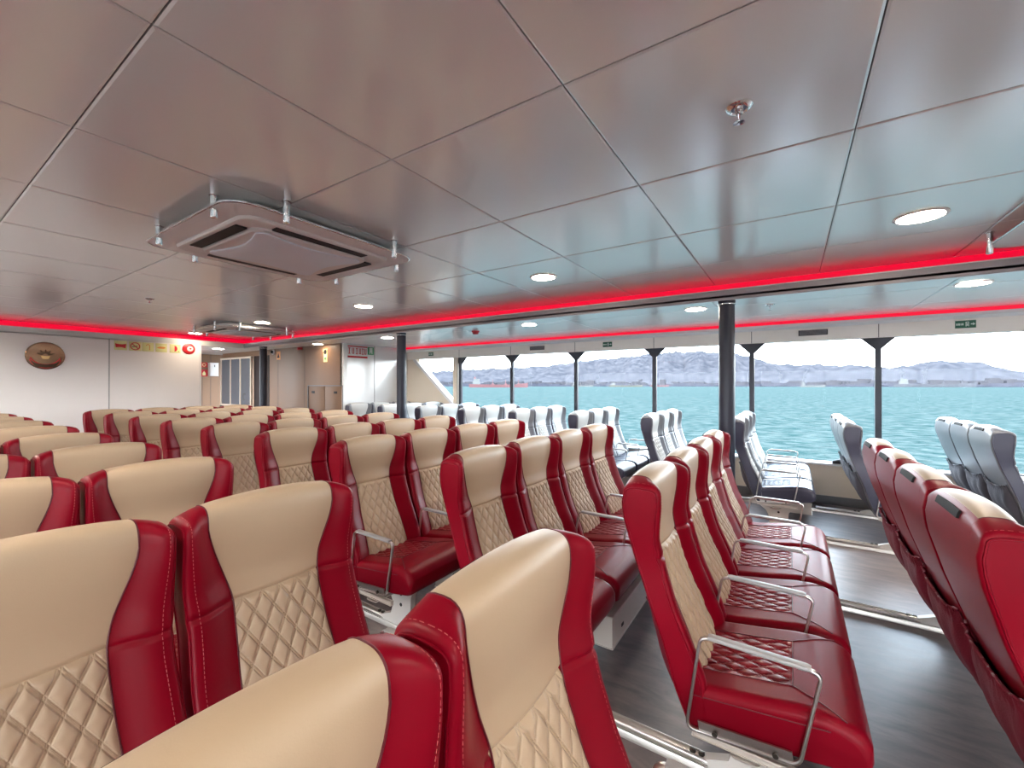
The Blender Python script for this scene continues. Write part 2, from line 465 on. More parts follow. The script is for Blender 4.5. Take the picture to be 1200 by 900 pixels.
def build_cushion():
    """rounded cushion with its quilted field"""
    mb = MB(); W = .2405; R = .03; uvs = []
    cols = [-W + R*(1-math.cos(a*PI/2/6)) for a in range(6)] + [(-W+R) + (2*W-2*R)*i/64 for i in range(65)] + [W - R*(1-math.cos(a*PI/2/6)) for a in range(5, -1, -1)]
    ys = [-.06 - .43*j/72 for j in range(73)] + [-.495 - .038*math.sin(k/8*PI/2) for k in range(1, 9)]
    rows = []
    def ins(x):
        k = (abs(x)-(W-R))/R
        return 0 if k <= 0 else R*(1-math.sqrt(max(0, 1-min(k, 1)**2)))
    for j, y in enumerate(ys):
        r = []
        for x in cols:
            i_ = ins(x); z = interp(CUS_TOP, y) - i_
            yy = y + i_*.6*sm((-.40-y)/.1)
            if abs(x) < .135 and -.352 < y < -.07:
                e = min(1, min(.135-abs(x), y+.352)/.012)
                z += sm(e)*(.0095*pillow(x/PX, (y+.352)/PZ) - .010)
            uvs.append((x/PX, (y+.352)/PZ)); r.append((x, yy, z))
        rows.append(r)
    for y, z, t in ((-.535, .385, .2), (-.527, .36, .5), (-.505, .345, .8), (-.40, .328, 1), (-.25, .315, 1), (-.08, .30, 1)):
        r = []
        for x in cols:
            i_ = ins(x); uvs.append((x/PX, 0)); r.append((x*(.985 if t > .4 else 1), y + i_*.6*(1 if t < 1 else 0), z + i_*.35*t))
        rows.append(r)
    mb.grid(rows)
    # side walls
    nT = len(ys)
    for c in (0, -1):
        top = [r[c] for r in rows[:nT]]; bot = [r[c] for r in rows[nT:]][::-1]   # bot now runs back -> front
        poly = top + [r[c] for r in rows[nT:]]
        cy = sum(p[1] for p in poly)/len(poly); cz = sum(p[2] for p in poly)/len(poly)
        o = len(mb.v); mb.v.append((poly[0][0], cy, cz)); uvs.append((0, 0))
        n = len(poly)
        for p in poly: mb.v.append(p); uvs.append((0, 0))
        for i in range(n): mb.f.append((o, o+1+i, o+1+(i+1) % n)); mb.m.append(0)
    # quilted faces take the second material
    for fi, f in enumerate(mb.f):
        if len(f) == 4 and all(abs(mb.v[k][0]) < .1352 and -.3525 < mb.v[k][1] < -.06 and mb.v[k][2] > .40 for k in f): mb.m[fi] = 1
    return mb, uvs
def build_cushion_piping():
    mb = MB()
    top = lambda x, y: (x, y, interp(CUS_TOP, y) + .0008)
    for sg in (-1, 1):
        mb.tube([top(sg*.135, -.08 - .272*i/10) for i in range(11)], .0018, 5)
        pts = [top(sg*(.135 + .090*i/8), -.352 - .125*i/8) for i in range(9)]
        mb.tube(pts, .0018, 5)
        mb.tube([(sg*.2410, -.08 - .36*i/10, .402 + .040*i/10) for i in range(11)], .0018, 5)
    mb.tube([top(-.135 + .27*i/8, -.352) for i in range(9)], .0018, 5)
    return mb
def round_poly(pts, r, n=5):
    out = []; N_ = len(pts)
    for i in range(N_):
        p, a, b = Vector(pts[i]), Vector(pts[i-1]), Vector(pts[(i+1) % N_])
        u, w = (a-p).normalized(), (b-p).normalized()
        for k in range(n+1):
            t = k/n; out.append((p + u*r)*(1-t)**2 + p*2*t*(1-t) + (p + w*r)*t*t)
    return out
ARM_LOOP = [(-.108, .604), (-.420, .600), (-.368, .322), (-.066, .300)]
def build_armrest(x):
    mb = MB()
    pts = [(x, p[0], p[1]) for p in ARM_LOOP]
    mb.tube(round_poly(pts, .028), 0, 12, closed=True, flat=(.0075, .0050))
    mb.prism([(-.105, .299), (-.355, .317), (-.350, .352), (-.10, .334)], x-.003, x+.003, 'X')   # plate under the cushion edge
    return mb
def build_pad(x):
    mb = MB()
    a, b = Vector((-.130, .6095)), Vector((-.396, .606))
    rings = []
    for s_ in (0, .04, .5, .96, 1):
        p = a.lerp(b, s_); h = .0065 if 0 < s_ < 1 else .004; w = .0135 if 0 < s_ < 1 else .012
        rings.append([(x + w*math.copysign(abs(math.cos(q))**.35, math.cos(q)), p.x, p.y + h*math.copysign(abs(math.sin(q))**.35, math.sin(q))) for q in [2*PI*k/16 for k in range(16)]])
    mb.loft(rings); return mb
def build_bolt(x, y, z):
    mb = MB()
    mb.lathe((x-.0105, y, z), [(.008, -.004), (.008, .003)], 10, axis='X')
    return mb

_back, _side = build_backrest(); _head = build_headrest(); _quilt, _quv = build_quilt(); _pip, _edge = build_piping(); _st = [build_stitching(-1), build_stitching(1)]; _hd = build_handle(); _pk = build_pocket(); _cu, _cuv = build_cushion(); _cp = build_cushion_piping()
def seat_meshes(red, cream, cquilt, rquilt, pipe, thread, net, shell=None):
    D = {}
    D['backrest'] = _back.mesh('backrest', shell or red, 50)
    D['side_panel'] = [_side[q].mesh('side_panel', red, 50) for q in (-1, 1)]
    D['headrest_panel'] = _head.mesh('headrest_panel', cream, 60)
    D['quilted_panel'] = _quilt.mesh('quilted_panel', cquilt, 80, _quv)
    D['piping'] = _pip.mesh('piping', pipe, 60)
    D['edge_welt'] = [q.mesh('edge_welt', red, 60) for q in _edge]
    D['stitching'] = [q.mesh('stitching', thread) for q in _st]
    D['handle'] = _hd.mesh('handle', M['black'], 40)
    D['net_pocket'] = _pk.mesh('net_pocket', net, 60)
    D['seat_cushion'] = _cu.mesh('seat_cushion', [red, rquilt], 60, _cuv)
    D['cushion_seam'] = _cp.mesh('cushion_seam', pipe, 60)
    return D
ARM = {sg: build_armrest(sg*.250).mesh('armrest', M['alu'], 50) for sg in (-1, 1)}
PAD = {sg: build_pad(sg*.250).mesh('armrest_pad', M['alu_pad'], 50) for sg in (-1, 1)}
BLT = {sg: [build_bolt(sg*.250 + (.021 if sg > 0 else 0), y, z).mesh('bolt', M['bolt'], 40) for y, z in ((-.15, .318), (-.31, .329))] for sg in (-1, 1)}
RED = seat_meshes(M['red'], M['cream'], M['cream_quilt'], M['red_quilt'], M['pipe_red'], M['stitch'], M['net_red'])
NAVY = seat_meshes(M['navy'], M['white_vinyl'], M['white_quilt'], M['navy_quilt'], M['pipe_navy'], M['thread_grey'], M['net_grey'], M['shell_grey'])
CHILD_LABEL = {'RED': {'headrest_panel': 'smooth cream headrest panel', 'quilted_panel': 'cream diamond-quilted back panel', 'handle': 'black grab handle on the back edge', 'net_pocket': 'dark red net pocket', 'seat_cushion': 'red cushion with quilted centre'},
               'NAVY': {'headrest_panel': 'smooth pale headrest panel', 'quilted_panel': 'pale diamond-quilted back panel', 'handle': 'black grab handle on the back edge', 'net_pocket': 'dark grey net pocket', 'seat_cushion': 'dark navy cushion with quilted centre'}}
def new_seat(D, key, sides, label, loc, group):
    t = thing('ferry_seat', label, 'seat', loc, group)
    for n, me in D.items():
        if isinstance(me, list):
            for q in me:
                o = link(n, q, t)
                if n == 'side_panel' and key == 'NAVY': o['label'] = 'dark navy side panel'
            continue
        o = link(n, me, t)
        if n in CHILD_LABEL[key]: o['label'] = CHILD_LABEL[key][n]
    for sg in sides:
        a = link('armrest', ARM[sg], t); a['label'] = 'aluminium loop armrest'
        link('armrest_pad', PAD[sg], a)
        for me in BLT[sg]: link('bolt', me, a)
    return t
PITCH, Y0 = .8746, .349
ORD = ['first', 'second', 'third', 'fourth', 'fifth', 'sixth', 'seventh', 'eighth', 'ninth']
proto = {}
def place(kind, sides, x, row, label, group):
    k = (kind, sides); loc = (x, Y0 + PITCH*row, 0)
    if k not in proto: proto[k] = new_seat(RED if kind == 'RED' else NAVY, kind, sides, label, loc, group)
    else: copy_tree(proto[k], loc, label, group)
# middle block: four seats a row between the two aisles
pos = ['on the narrow aisle', 'second from the narrow aisle', 'second from the wide aisle', 'on the wide aisle']
for row in range(-1, 9):
    for k, x in enumerate((1.70, 2.20, 2.70, 3.20)):
        if row == -1: lab = 'red seat showing its glossy back and black handle, ' + pos[k]
        else: lab = 'red and cream seat %s, %s row from camera, four-seat block' % (pos[k], ORD[row])
        place('RED', (-1, 1) if k == 3 else (-1,), x, row, lab, 'red seats of the four-seat block')
# left block beyond the narrow aisle
for row in range(0, 9):
    for k, x in enumerate((.665, .165)):
        if k == 1 and row > 5: continue
        w = 'at the narrow aisle' if k == 0 else 'one in from the narrow aisle'
        place('RED', (-1, 1) if k == 0 else (-1,), x, row, 'cream and red seat %s, %s row from camera, emblem-side block' % (w, ORD[row]), 'red seats before the emblem wall')
# window block: three navy and pale seats a row
posn = ['on the wide aisle', 'in the middle of three', 'against the windows']
for row in range(-2, 8):
    for k, x in enumerate((4.86, 5.36, 5.86)):
        if row < 0: lab = 'navy seat showing its grey back, %s, %s' % (posn[k], 'beside the red seat backs' if row == -1 else 'last row towards the stern')
        else: lab = 'navy seat with pale front %s, %s row of window block' % (posn[k], ORD[row])
        place('NAVY', (-1, 1) if k == 2 else (-1,), x, row, lab, 'navy seats of the window block')

# seat frames: one beam with legs and under-seat box for each row
def leg_mb():
    mb = MB()
    poly = [(-.08, .029), (-.44, .029), (-.44, .045), (-.36, .075), (-.325, .13), (-.33, .215), (-.36, .262), (-.36, .282), (-.10, .282), (-.10, .262), (-.15, .22), (-.185, .15), (-.165, .085), (-.08, .052)]
    mb.prism(poly, -.018, .018, 'X')
    mb.prism([(-.105, .085), (-.145, .10), (-.16, .15), (-.19, .20)] + [(-.195, .205), (-.30, .205), (-.305, .12), (-.33, .07)], -.0195, -.0185, 'X') if False else None
    return mb
LEG = leg_mb().mesh('leg', M['frame_paint'], 30)
fb = MB(); fb.box(-.022, .022, -.10, .30, .029, .055, b=.008); FOOT = fb.mesh('foot_bar', M['rail'], 40)
FBOLT = []
for y in (-.075, -.045):
    bb = MB(); bb.lathe((0, y, .055), [(.011, -.004), (.011, .003), (.006, .006)], 10); FBOLT.append(bb.mesh('bolt', M['bolt'], 40))
HOLE = []
for y, z in ((-.30, .10), (-.25, .155), (-.25, .215)):
    hb = MB(); hb.lathe((0, y, z), [(.010, -.0195), (.010, .0195)], 12, axis='X'); HOLE.append(hb.mesh('leg_hole', M['dark'], 40))
def seat_frame(row, x0, x1, legs, box, label, group):
    t = thing('seat_frame', label, 'seat frame', (0, Y0 + PITCH*row, 0), group)
    bm_ = MB(); bm_.box(x0, x1, -.27, -.19, .245, .295, b=.012)
    for k in range(int(round((x1-x0)/.5))+1):
        xx = min(x0 + .5*k, x1-.02); bm_.box(xx-.012, xx+.012, -.40, -.08, .275, .298, b=.004)
    part('beam', bm_, M['frame_paint'], t)
    for x in legs:
        l = link('leg', LEG, t); l.location.x = x
        [link('leg_hole', q, l) for q in HOLE]
        f = link('foot_bar', FOOT, t); f.location.x = x; [link('bolt', q, f) for q in FBOLT]
    if box:
        b_ = MB(); b_.box(box[0], box[1], -.52, -.24, .142, .298, b=.006)
        o = part('storage_box', b_, M['frame_paint'], t, label='pale box under the seats')
        s_ = MB()
        for k in range(int((box[1]-box[0])/.5)):
            xx = box[0] + .12 + .5*k; s_.box(xx, xx+.03, -.5215, -.519, .20, .215)
        part('latch', s_, M['dark'], o)
for row in range(-1, 9):
    seat_frame(row, 1.46, 3.44, (1.67, 3.35), (1.93, 3.30), ('pale steel frame under the %s row of the four-seat red block' % ORD[row]) if row >= 0 else 'pale steel frame under the red seats that show their backs', 'frames of the four-seat block')
for row in range(0, 9):
    seat_frame(row, -.09 if row < 6 else .41, .905, (.66,), None, 'pale steel frame under the %s row of seats before the emblem wall' % ORD[row], 'frames before the emblem wall')
for row in range(-2, 8):
    seat_frame(row, 4.62, 6.10, (4.68, 5.80), (5.0, 5.75), ('pale steel frame under the %s row of the navy window block' % ORD[row]) if row >= 0 else 'pale steel frame under the navy seats %s' % ('beside the red seat backs' if row == -1 else 'of the last row towards the stern'), 'frames of the window block')
for x, lab in ((.66, 'aluminium floor rail under the seats before the emblem wall'), (1.67, 'aluminium floor rail under the red block beside the narrow aisle'), (3.35, 'aluminium floor rail under the red block beside the wide aisle'), (4.68, 'aluminium floor rail under the navy seats beside the wide aisle'), (5.80, 'aluminium floor rail under the navy seats near the windows')):
    r_ = MB(); y1 = 8.3 if x < 4 else 6.6
    r_.prism([(x-.026, 0), (x+.026, 0), (x+.026, .010), (x+.020, .026), (x+.006, .029), (x+.006, .022), (x-.006, .022), (x-.006, .029), (x-.020, .026), (x-.026, .010)], -3.0, y1, 'Y')
    o = link('floor_rail', r_.mesh('floor_rail', M['rail'], 30)); tag(o, lab, 'floor rail', 'seat rails on the floor')

# ------------------------------------------------------------------ room shell
HC, HL = 2.341, 2.16            # main and side ceiling heights
XC, YF, YR, XW, YW = 4.125, 9.25, -6.0, 6.20, 6.75
mb = MB(); mb.box(-6.4, 6.4, -6.2, 13.0, -.12, 0)
struct('floor', mb, M['floor'], 'dark streaked vinyl floor of the ferry saloon', 'floor')
# main ceiling: laminate panels with dark joints
RD = .25
mb = MB(); mb.box(-XC-RD, XC+RD, YR, YF+RD, HC+.012, HC+.05, 1)
GX, GY = .794, .796; X0g, Y0g = 1.192, .5966
i0 = math.floor((-XC-X0g)/GX); j0 = math.floor((YR-Y0g)/GY)
def panels(mb, xs, ys, z, gap=.0022, bev=.007):
    for xa, xb in zip(xs, xs[1:]):
        for ya, yb in zip(ys, ys[1:]):
            if xb-xa < .03 or yb-ya < .03: continue
            o = [(xa+gap, ya+gap), (xb-gap, ya+gap), (xb-gap, yb-gap), (xa+gap, yb-gap)]
            i = [(xa+gap+bev, ya+gap+bev), (xb-gap-bev, ya+gap+bev), (xb-gap-bev, yb-gap-bev), (xa+gap+bev, yb-gap-bev)]
            mb.loft([[(x, y, z+.012) for x, y in o], [(x, y, z+.003) for x, y in o], [(x, y, z) for x, y in i]], 0)
xs = [-XC-RD] + [X0g + GX*k for k in range(i0, 20) if -XC + .05 < X0g + GX*k < XC-.05] + [XC+RD]
ys = [YR] + [Y0g + GY*k for k in range(j0, 30) if YR + .05 < Y0g + GY*k < YF-.05] + [YF+RD]
panels(mb, xs, ys, HC)
struct('ceiling', mb, [M['ceil'], M['seam']], 'raised grey laminate panel ceiling with thin joints', 'ceiling')
# side ceilings (window side, port side and the lobby beyond the emblem wall)
mb = MB()
XS = 5.93
for sg in (-1, 1):
    xs = [sg*XC, sg*4.55, sg*5.35, sg*XS]; xs.sort()
    y1 = 13.0 if sg > 0 else YF
    mb.box(min(sg*XC, sg*XW), max(sg*XC, sg*XW), YR, y1, HL+.012, HL+.03, 1)
    panels(mb, xs, [YR] + [Y0g + 1.592*k for k in range(-4, 12) if YR < Y0g + 1.592*k < y1-.1] + [y1], HL)
mb.box(-XW, XC, YF+.03, 13.0, HL+.012, HL+.03, 1); panels(mb, [1.2, 2.8, XC], [YF+.03, 10.4, 12, 13], HL)
struct('ceiling_side', mb, [M['ceil_side'], M['seam']], 'lower pale laminate ceiling along the windows', 'ceiling')
# the step between them: lip with its shade painted grey and a white top edge, red LED recess above it
mb = MB()
for sg in (-1, 1):
    a, b_ = sg*XC, sg*(XC+.008)
    mb.box(min(a, b_), max(a, b_), YR, YF+.02, HL-.012, 2.235)
    mb.box(min(a, b_)-.004, max(a, b_)+.004, YR, YF, 2.235, 2.243, 1)
    mb.box(min(sg*(XC+RD), sg*(XC+RD+.015)), max(sg*(XC+RD), sg*(XC+RD+.015)), YR, YF+RD+.01, 2.20, HC+.02, 1)
mb.box(-XC, XC, YF, YF+.02, HL-.012, 2.235, 1); mb.box(-XC, XC, YF-.004, YF+.024, 2.235, 2.243, 1)
mb.box(-XC-RD, XC+RD, YF+RD, YF+RD+.015, 2.20, HC+.02, 1)
struct('trim_1', mb, [M['lip'], M['white_trim']], 'white-edged lip with painted grey shade around the raised ceiling', 'ceiling trim')
def strip(x0, x1, y0, y1, z0, z1, lab):
    s_ = MB(); s_.box(x0, x1, y0, y1, z0, z1)
    o = link('led_strip', s_.mesh('led_strip', M['led'])); tag(o, lab, 'led strip', 'red light strips'); return o
strip(XC+RD-.02, XC+RD-.002, YR, YF+RD-.002, 2.262, HC-.004, 'long red light strip above the grey lip over the posts')
strip(-XC-RD, XC+RD-.022, YF+RD-.02, YF+RD-.002, 2.262, HC-.004, 'red light strip in the ceiling step over the emblem wall')
strip(-XC-RD+.002, -XC-RD+.02, YR, YF+RD-.022, 2.262, HC-.004, 'red light strip in the ceiling step on the port side')
strip(XS-.012, XS, YR, YW-.02, 2.122, HL-.002, 'thin red light strip along the top of the window wall')
# fascia and head band above the windows
ZH, ZS = 1.936, .483
mb = MB(); mb.box(XS-.015, XW+.1, YR, YW, 2.088, 2.121, 0, ); mb.box(XS, XW+.1, YR, YW, 2.121, 2.175, 0)
struct('trim_2', mb, M['white_trim'], 'pale fascia ledge above the windows', 'trim')
# window wall
mb = MB()
mb.box(XW, XW+.12, YR, YW, ZH, 2.09, 1)
mb.box(XW, XW+.12, YR, YW, 0, ZS-.02, 0)
mb.box(XW-.05, XW+.14, YR, YW, ZS-.02, ZS+.004, 2)
YE = 5.38
mb.prism([(YE, ZS), (YE, .99), (6.50, ZH), (YW, ZH), (YW, ZS)], XW, XW+.12, 'X', 0)
for y in (5.32, 4.13, 2.89, 1.65, .42, -.82, -2.06): mb.box(XW-.002, XW+.001, y-.003, y+.003, ZH, 2.088, 3)
struct('wall_right', mb, [M['beige_light'], M['headband'], M['white_trim'], M['seam']], 'beige window wall with a pale sill', 'wall')
mb = MB(); mb.box(XW-.015, XW+.001, YR, YW, .0, .10)
struct('baseboard_right', mb, M['skirting'], 'dark skirting under the windows', 'baseboard')
ms = [6.5, 5.32, 4.13, 2.89, 1.65, .42, -.82, -2.06, -3.3, -4.54, YR]
for i in range(1, len(ms)-1):          # panes
    mb = MB(); mb.box(XW+.085, XW+.091, ms[i+1]+.001, ms[i]-.001, ZS+.004, ZH)
    w = struct('window_%d' % i, mb, M['glass'], 'clear saloon window looking out on the sea', 'window')
mb = MB(); mb.prism([(5.34, .96), (5.34, ZH), (6.50, ZH)], XW+.085, XW+.091, 'X')
struct('window_%d' % len(ms), mb, M['glass'], 'slanted corner window at the end of the window wall', 'window')
k = 3
for y in ms[1:-1]:                     # mullions with gusset tops
    mb = MB()
    mb.box(XW+.02, XW+.08, y-.034, y+.034, ZS+.004, ZH, b=.006)
    mb.prism([(y-.15, ZH), (y+.15, ZH), (y+.034, ZH-.12), (y-.034, ZH-.12)], XW+.03, XW+.07, 'X')
    struct('trim_%d' % k, mb, M['mullion'], 'dark window mullion with a flared top', 'mullion', 30); k += 1
mb = MB()
mb.box(XW-.012, XW+.10, YE-.01, YE+.085, ZS, ZH, 0)
d = Vector((6.50-YE, ZH-.99)).normalized(); nrm = Vector((-d.y, d.x))*.055
mb.prism([(YE, .99), (6.50, ZH), (6.50+.06, ZH), (6.50+.06+nrm.x*0, ZH-.03), (YE-nrm.x*0, .99-.075)], XW-.018, XW+.02, 'X', 1)
struct('trim_%d' % k, mb, [M['beige_light'], M['white_trim']], 'pale frame of the slanted corner window', 'window trim'); k += 1
# emblem wall, bulkheads, lobby
mb = MB(); mb.box(-XW, 3.38, YF, YF+.08, 0, HL, 0)
for x in (2.105, -.2): mb.box(x-.012, x+.012, YF-.004, YF+.001, .10, HL-.01, 1); mb.box(x-.003, x+.003, YF-.005, YF, .1, HL-.01, 2)
mb.box(3.365, 3.39, YF-.006, YF+.085, 0, HL, 1)
struct('wall_front', mb, [M['logo_wall'], M['white_trim'], M['seam']], 'pale laminate wall carrying the round emblem', 'wall')
XB = 4.66
mb = MB(); mb.box(XB, XB+.06, YW, 9.30, 0, HL, 0); mb.box(XB, XB+.06, 9.30, 11.5, 2.045, HL, 0)
for y in (7.965, 8.95): mb.box(XB-.002, XB+.001, y-.004, y+.004, .1, HL, 2)
struct('wall_bulkhead', mb, [M['beige'], M['white_trim'], M['seam']], 'beige bulkhead with a hatch beside the lobby', 'wall')
mb = MB(); mb.box(XB, XW+.12, YW, YW+.06, 0, HL+.02, 0); mb.box(XB-.012, XB+.06, YW-.045, YW, 0, HL, 2)
mb.box(5.355, 5.365, YW-.002, YW+.001, .1, HL, 1)
struct('wall_end', mb, [M['white_wall'], M['seam'], M['white_trim']], 'glossy white end wall behind the navy seats', 'wall')
mb = MB(); mb.box(3.0, 6.4, 12.0, 12.06, 0, HL, 0)
for x in (4.42, 4.60, 4.86): mb.box(x-.004, x+.004, 11.997, 12.001, 0, HL, 1)
struct('wall_lobby', mb, [M['beige'], M['seam']], 'beige back wall of the lobby', 'wall')
mb = MB(); mb.box(-6.4, 6.4, YR-.1, YR, 0, HC+.05)
struct('wall_back', mb, M['logo_wall'], 'pale stern wall of the saloon', 'wall')
mb = MB(); mb.box(-XW-.12, -XW, YR, YF, 0, ZS); mb.box(-XW-.12, -XW, YR, YF, ZH, HL+.03)
for i in range(13): mb.box(-XW-.1, -XW-.02, YR + 1.24*i, YR + 1.24*i + .07, ZS, ZH)
struct('wall_left', mb, M['beige_light'], 'port window wall of the saloon', 'wall')
mb = MB(); mb.box(-6.4, 6.4, -6.2, 13.1, HC+.055, HC+.10)
struct('roof', mb, M['white_trim'], 'deck roof above the saloon', 'roof')
# dark doorway leaf
mb = MB(); mb.box(XB-.004, XB+.04, 9.30, 9.96, 0, 2.045, 0); mb.box(XB-.006, XB-.004, 9.36, 9.90, .06, 2.0, 0)
struct('door_1', mb, [M['brown_dark'], M['beige_light']], 'dark brown door at the lobby', 'door')

# ------------------------------------------------------------------ posts
def post(x, y, lab):
    t = thing('post', lab, 'post', (x, y, 0), 'dark round posts')
    mb = MB(); mb.lathe((0, 0, 0), [(.066, .0), (.066, HL-.03)], 32); part('shaft', mb, M['post'], t)
    mb = MB(); mb.lathe((0, 0, HL), [(.068, -.038), (.071, -.036), (.071, -.028), (.068, -.026)], 32); part('ring', mb, M['silver'], t, label='thin bright ring')
    mb = MB(); mb.lathe((0, 0, HL), [(.064, -.03), (.072, -.012), (.072, .0)], 32); part('cap', mb, M['post'], t)
    mb = MB(); mb.lathe((0, 0, 0), [(.095, .0), (.095, .012), (.07, .03)], 32); part('base_plate', mb, M['post'], t)
post(4.24, .482, 'dark navy round post standing at the red and navy seats, tallest of three')
post(4.24, 4.74, 'dark navy round post in front of the glossy white end wall')
post(4.24, 8.70, 'dark navy round post at the lobby beside the beige bulkhead')

# ------------------------------------------------------------------ ceiling fittings
def downlight(x, y, z, r, m_, lab, group):
    t = thing('downlight', lab, 'ceiling light', (x, y, z), group)
    mb = MB(); n = 40
    pr_ = [(r*1.0, -.001), (r*1.16, -.001), (r*1.20, -.004), (r*1.16, -.008), (r*1.04, -.010), (r*1.0, -.006)]
    rings = [[(a*math.cos(2*PI*k/n), a*math.sin(2*PI*k/n), h) for k in range(n)] for a, h in pr_]
    mb.loft(rings + [rings[0]], caps=False); part('trim_ring', mb, M['white_trim'], t)
    mb = MB(); mb.lathe((0, 0, 0), [(r*1.0, -.001), (r*1.0, -.006)], n); part('lens', mb, m_, t, label='glowing white lens')
names = {-.60: 'round downlight near the ceiling unit at the right edge', 1.79: 'round downlight over the fourth red row by the long strip', 4.23: 'round downlight midway along the long red strip', 6.60: 'round downlight in front of the far ceiling cassette', 8.98: 'round downlight at the red strip over the emblem wall', -3.0: 'round downlight towards the stern of the raised ceiling', -5.3: 'round downlight at the stern wall'}
for y, lab in names.items():
    downlight(3.20, y, HC, .098, M['lamp'] if y < 8 else M['lamp_dim'], lab, 'raised ceiling downlights')
for y in (-5.3, -3.0, -.6, 1.79, 4.23, 6.6, 8.9):  # unseen lamp rows, stronger than the seen ones to lift the emblem wall
    downlight(-.25, y, HC, .098, M['lamp_unseen'], 'unseen boosted downlight over the centre of the saloon, outside the photo', 'centre downlights')
    downlight(-3.2, y, HC, .098, M['lamp_unseen'], 'unseen boosted downlight over the port seats, outside the photo', 'port downlights')
sn = {-3.0: 'round side downlight towards the stern', -1.13: 'round side downlight above the right-hand navy seat backs', .79: 'round side downlight beside the nearest dark post', 2.72: 'round side downlight between the near post and the red detector', 5.35: 'round side downlight before the glossy white wall', 7.26: 'round side downlight over the bulkhead hatch'}
for y, lab in sn.items():
    downlight(4.50, y, HL, .088, M['lamp_cool'] if y < 7 else M['lamp_dim'], lab, 'side ceiling downlights')
downlight(3.95, 9.95, HL, .10, M['lamp_dim'], 'round downlight in the lobby ceiling above the glass screen', 'lobby light')

def cassette(x, y, lab, drop=.132):
    t = thing('air_conditioner', lab, 'air conditioner', (x, y, HC), 'ceiling cassettes')
    def rsq(h, r, z, n=7, pinch=0):
        o = []
        for cx, cy, st in ((h-r, h-r, 0), (-h+r, h-r, 1), (-h+r, -h+r, 2), (h-r, -h+r, 3)):
            for k_ in range(n+1):
                a = (st + k_/n)*PI/2; o.append((cx + r*math.cos(a), cy + r*math.sin(a), z))
            if pinch:
                nx_, ny_ = [(0, h-pinch), (-h+pinch, 0), (0, -h+pinch), (h-pinch, 0)][st]
                p0 = Vector(o[-1][:2]); q = [(-h+r, h), (-h, -h+r), (h-r, -h), (h, h-r)][st]
                for f in (.2, .4, .5, .6, .8):
                    l_ = p0.lerp(Vector(q), f); s_ = math.sin(PI*f)
                    dirn = Vector([(0, -1), (1, 0), (0, 1), (-1, 0)][st]); l_ += dirn*pinch*s_
                    o.append((l_.x, l_.y, z))
        return o
    mb = MB(); mb.loft([rsq(.575, .13, -.058), rsq(.585, .13, -.063), rsq(.585, .13, -.070), rsq(.575, .13, -.074)])
    part('deflector_plate', mb, M['ac'], t)
    mb = MB(); mb.loft([rsq(.585, .13, -.0605), rsq(.591, .134, -.0625), rsq(.591, .134, -.0705), rsq(.585, .13, -.0725)], caps=False)
    part('bright_edge', mb, M['silver'], t)
    mb = MB(); mb.loft([rsq(.47, .09, -.010), rsq(.47, .09, -.080), rsq(.462, .085, -.090), rsq(.445, .08, -.092), rsq(.43, .08, -.084), rsq(.42, .08, -.084)])
    part('housing', mb, M['ac'], t)
    mb = MB(); mb.loft([rsq(.366, .09, -.084), rsq(.366, .09, -.096), rsq(.356, .086, -.102), rsq(.34, .08, -.098)])
    part('inner_frame', mb, M['ac'], t)
    mb = MB(); mb.loft([rsq(.332, .05, -.097, pinch=.055), rsq(.332, .05, -.106, pinch=.055), rsq(.322, .05, -.110, pinch=.055)])
    part('grille', mb, M['ac_mid'], t, label='grey centre grille panel')
    for k_ in range(4):
        mb = MB(); mb.box(-.29, .29, .374, .440, -.0935, -.0835, b=.003)
        o = part('air_slot', mb, M['dark'], t, label='dark air outlet slot'); o.rotation_euler.z = k_*PI/2
    for px, py in ((-.565, .36), (-.565, -.37), (-.33, -.60), (.37, -.60), (.60, -.36), (.60, .36), (.42, .60), (-.30, .60)):
        mb = MB(); mb.lathe((px, py, 0), [(.022, 0), (.022, -.004), (.0165, -.006), (.0165, -drop+.004), (.014, -drop)], 16)
        part('standoff', mb, M['silver'], t)
cassette(1.49, 2.75, 'square ceiling cassette air conditioner hanging over the narrow aisle', .112)
cassette(3.32, 7.42, 'far square ceiling cassette by the corner of the red strips')
cassette(3.36, -1.62, 'square ceiling cassette with only one corner in view by the long red strip')

def sprinkler(x, y, z, lab):
    t = thing('sprinkler', lab, 'sprinkler', (x, y, z), 'fire sprinklers')
    mb = MB(); mb.lathe((0, 0, 0), [(.042, 0), (.042, -.003), (.036, -.010), (.028, -.013), (.024, -.008), (.018, -.008)], 28); part('escutcheon', mb, M['chrome'], t)
    mb = MB(); mb.lathe((0, 0, 0), [(.013, -.004), (.013, -.022), (.009, -.026)], 16)
    for sg in (-1, 1): mb.tube([(sg*.011, 0, -.022), (sg*.016, 0, -.034), (sg*.010, 0, -.046), (0, 0, -.050)], .0022, 6)
    part('body', mb, M['chrome'], t)
    mb = MB(); mb.lathe((0, 0, 0), [(.0028, -.025), (.0034, -.035), (.0028, -.047)], 10); part('bulb', mb, M['signred'], t, label='red glass bulb')
    mb = MB(); mb.lathe((0, 0, 0), [(.006, -.048), (.017, -.053), (.018, -.055), (.006, -.054)], 20); part('deflector', mb, M['chrome'], t)
sprinkler(1.609, .145, HC, 'chrome sprinkler on the panel nearest to the camera')
sprinkler(1.645, 5.81, HC, 'chrome sprinkler on the ceiling towards the emblem wall')
sprinkler(4.63, .165, HL, 'small chrome sprinkler on the side ceiling by the near post')
t = thing('smoke_detector', 'red round detector on the side ceiling above the navy seats', 'detector', (4.65, 3.69, HL))
mb = MB(); mb.lathe((0, 0, 0), [(.055, 0), (.055, -.012), (.05, -.018)], 24); part('base', mb, M['signred'], t)
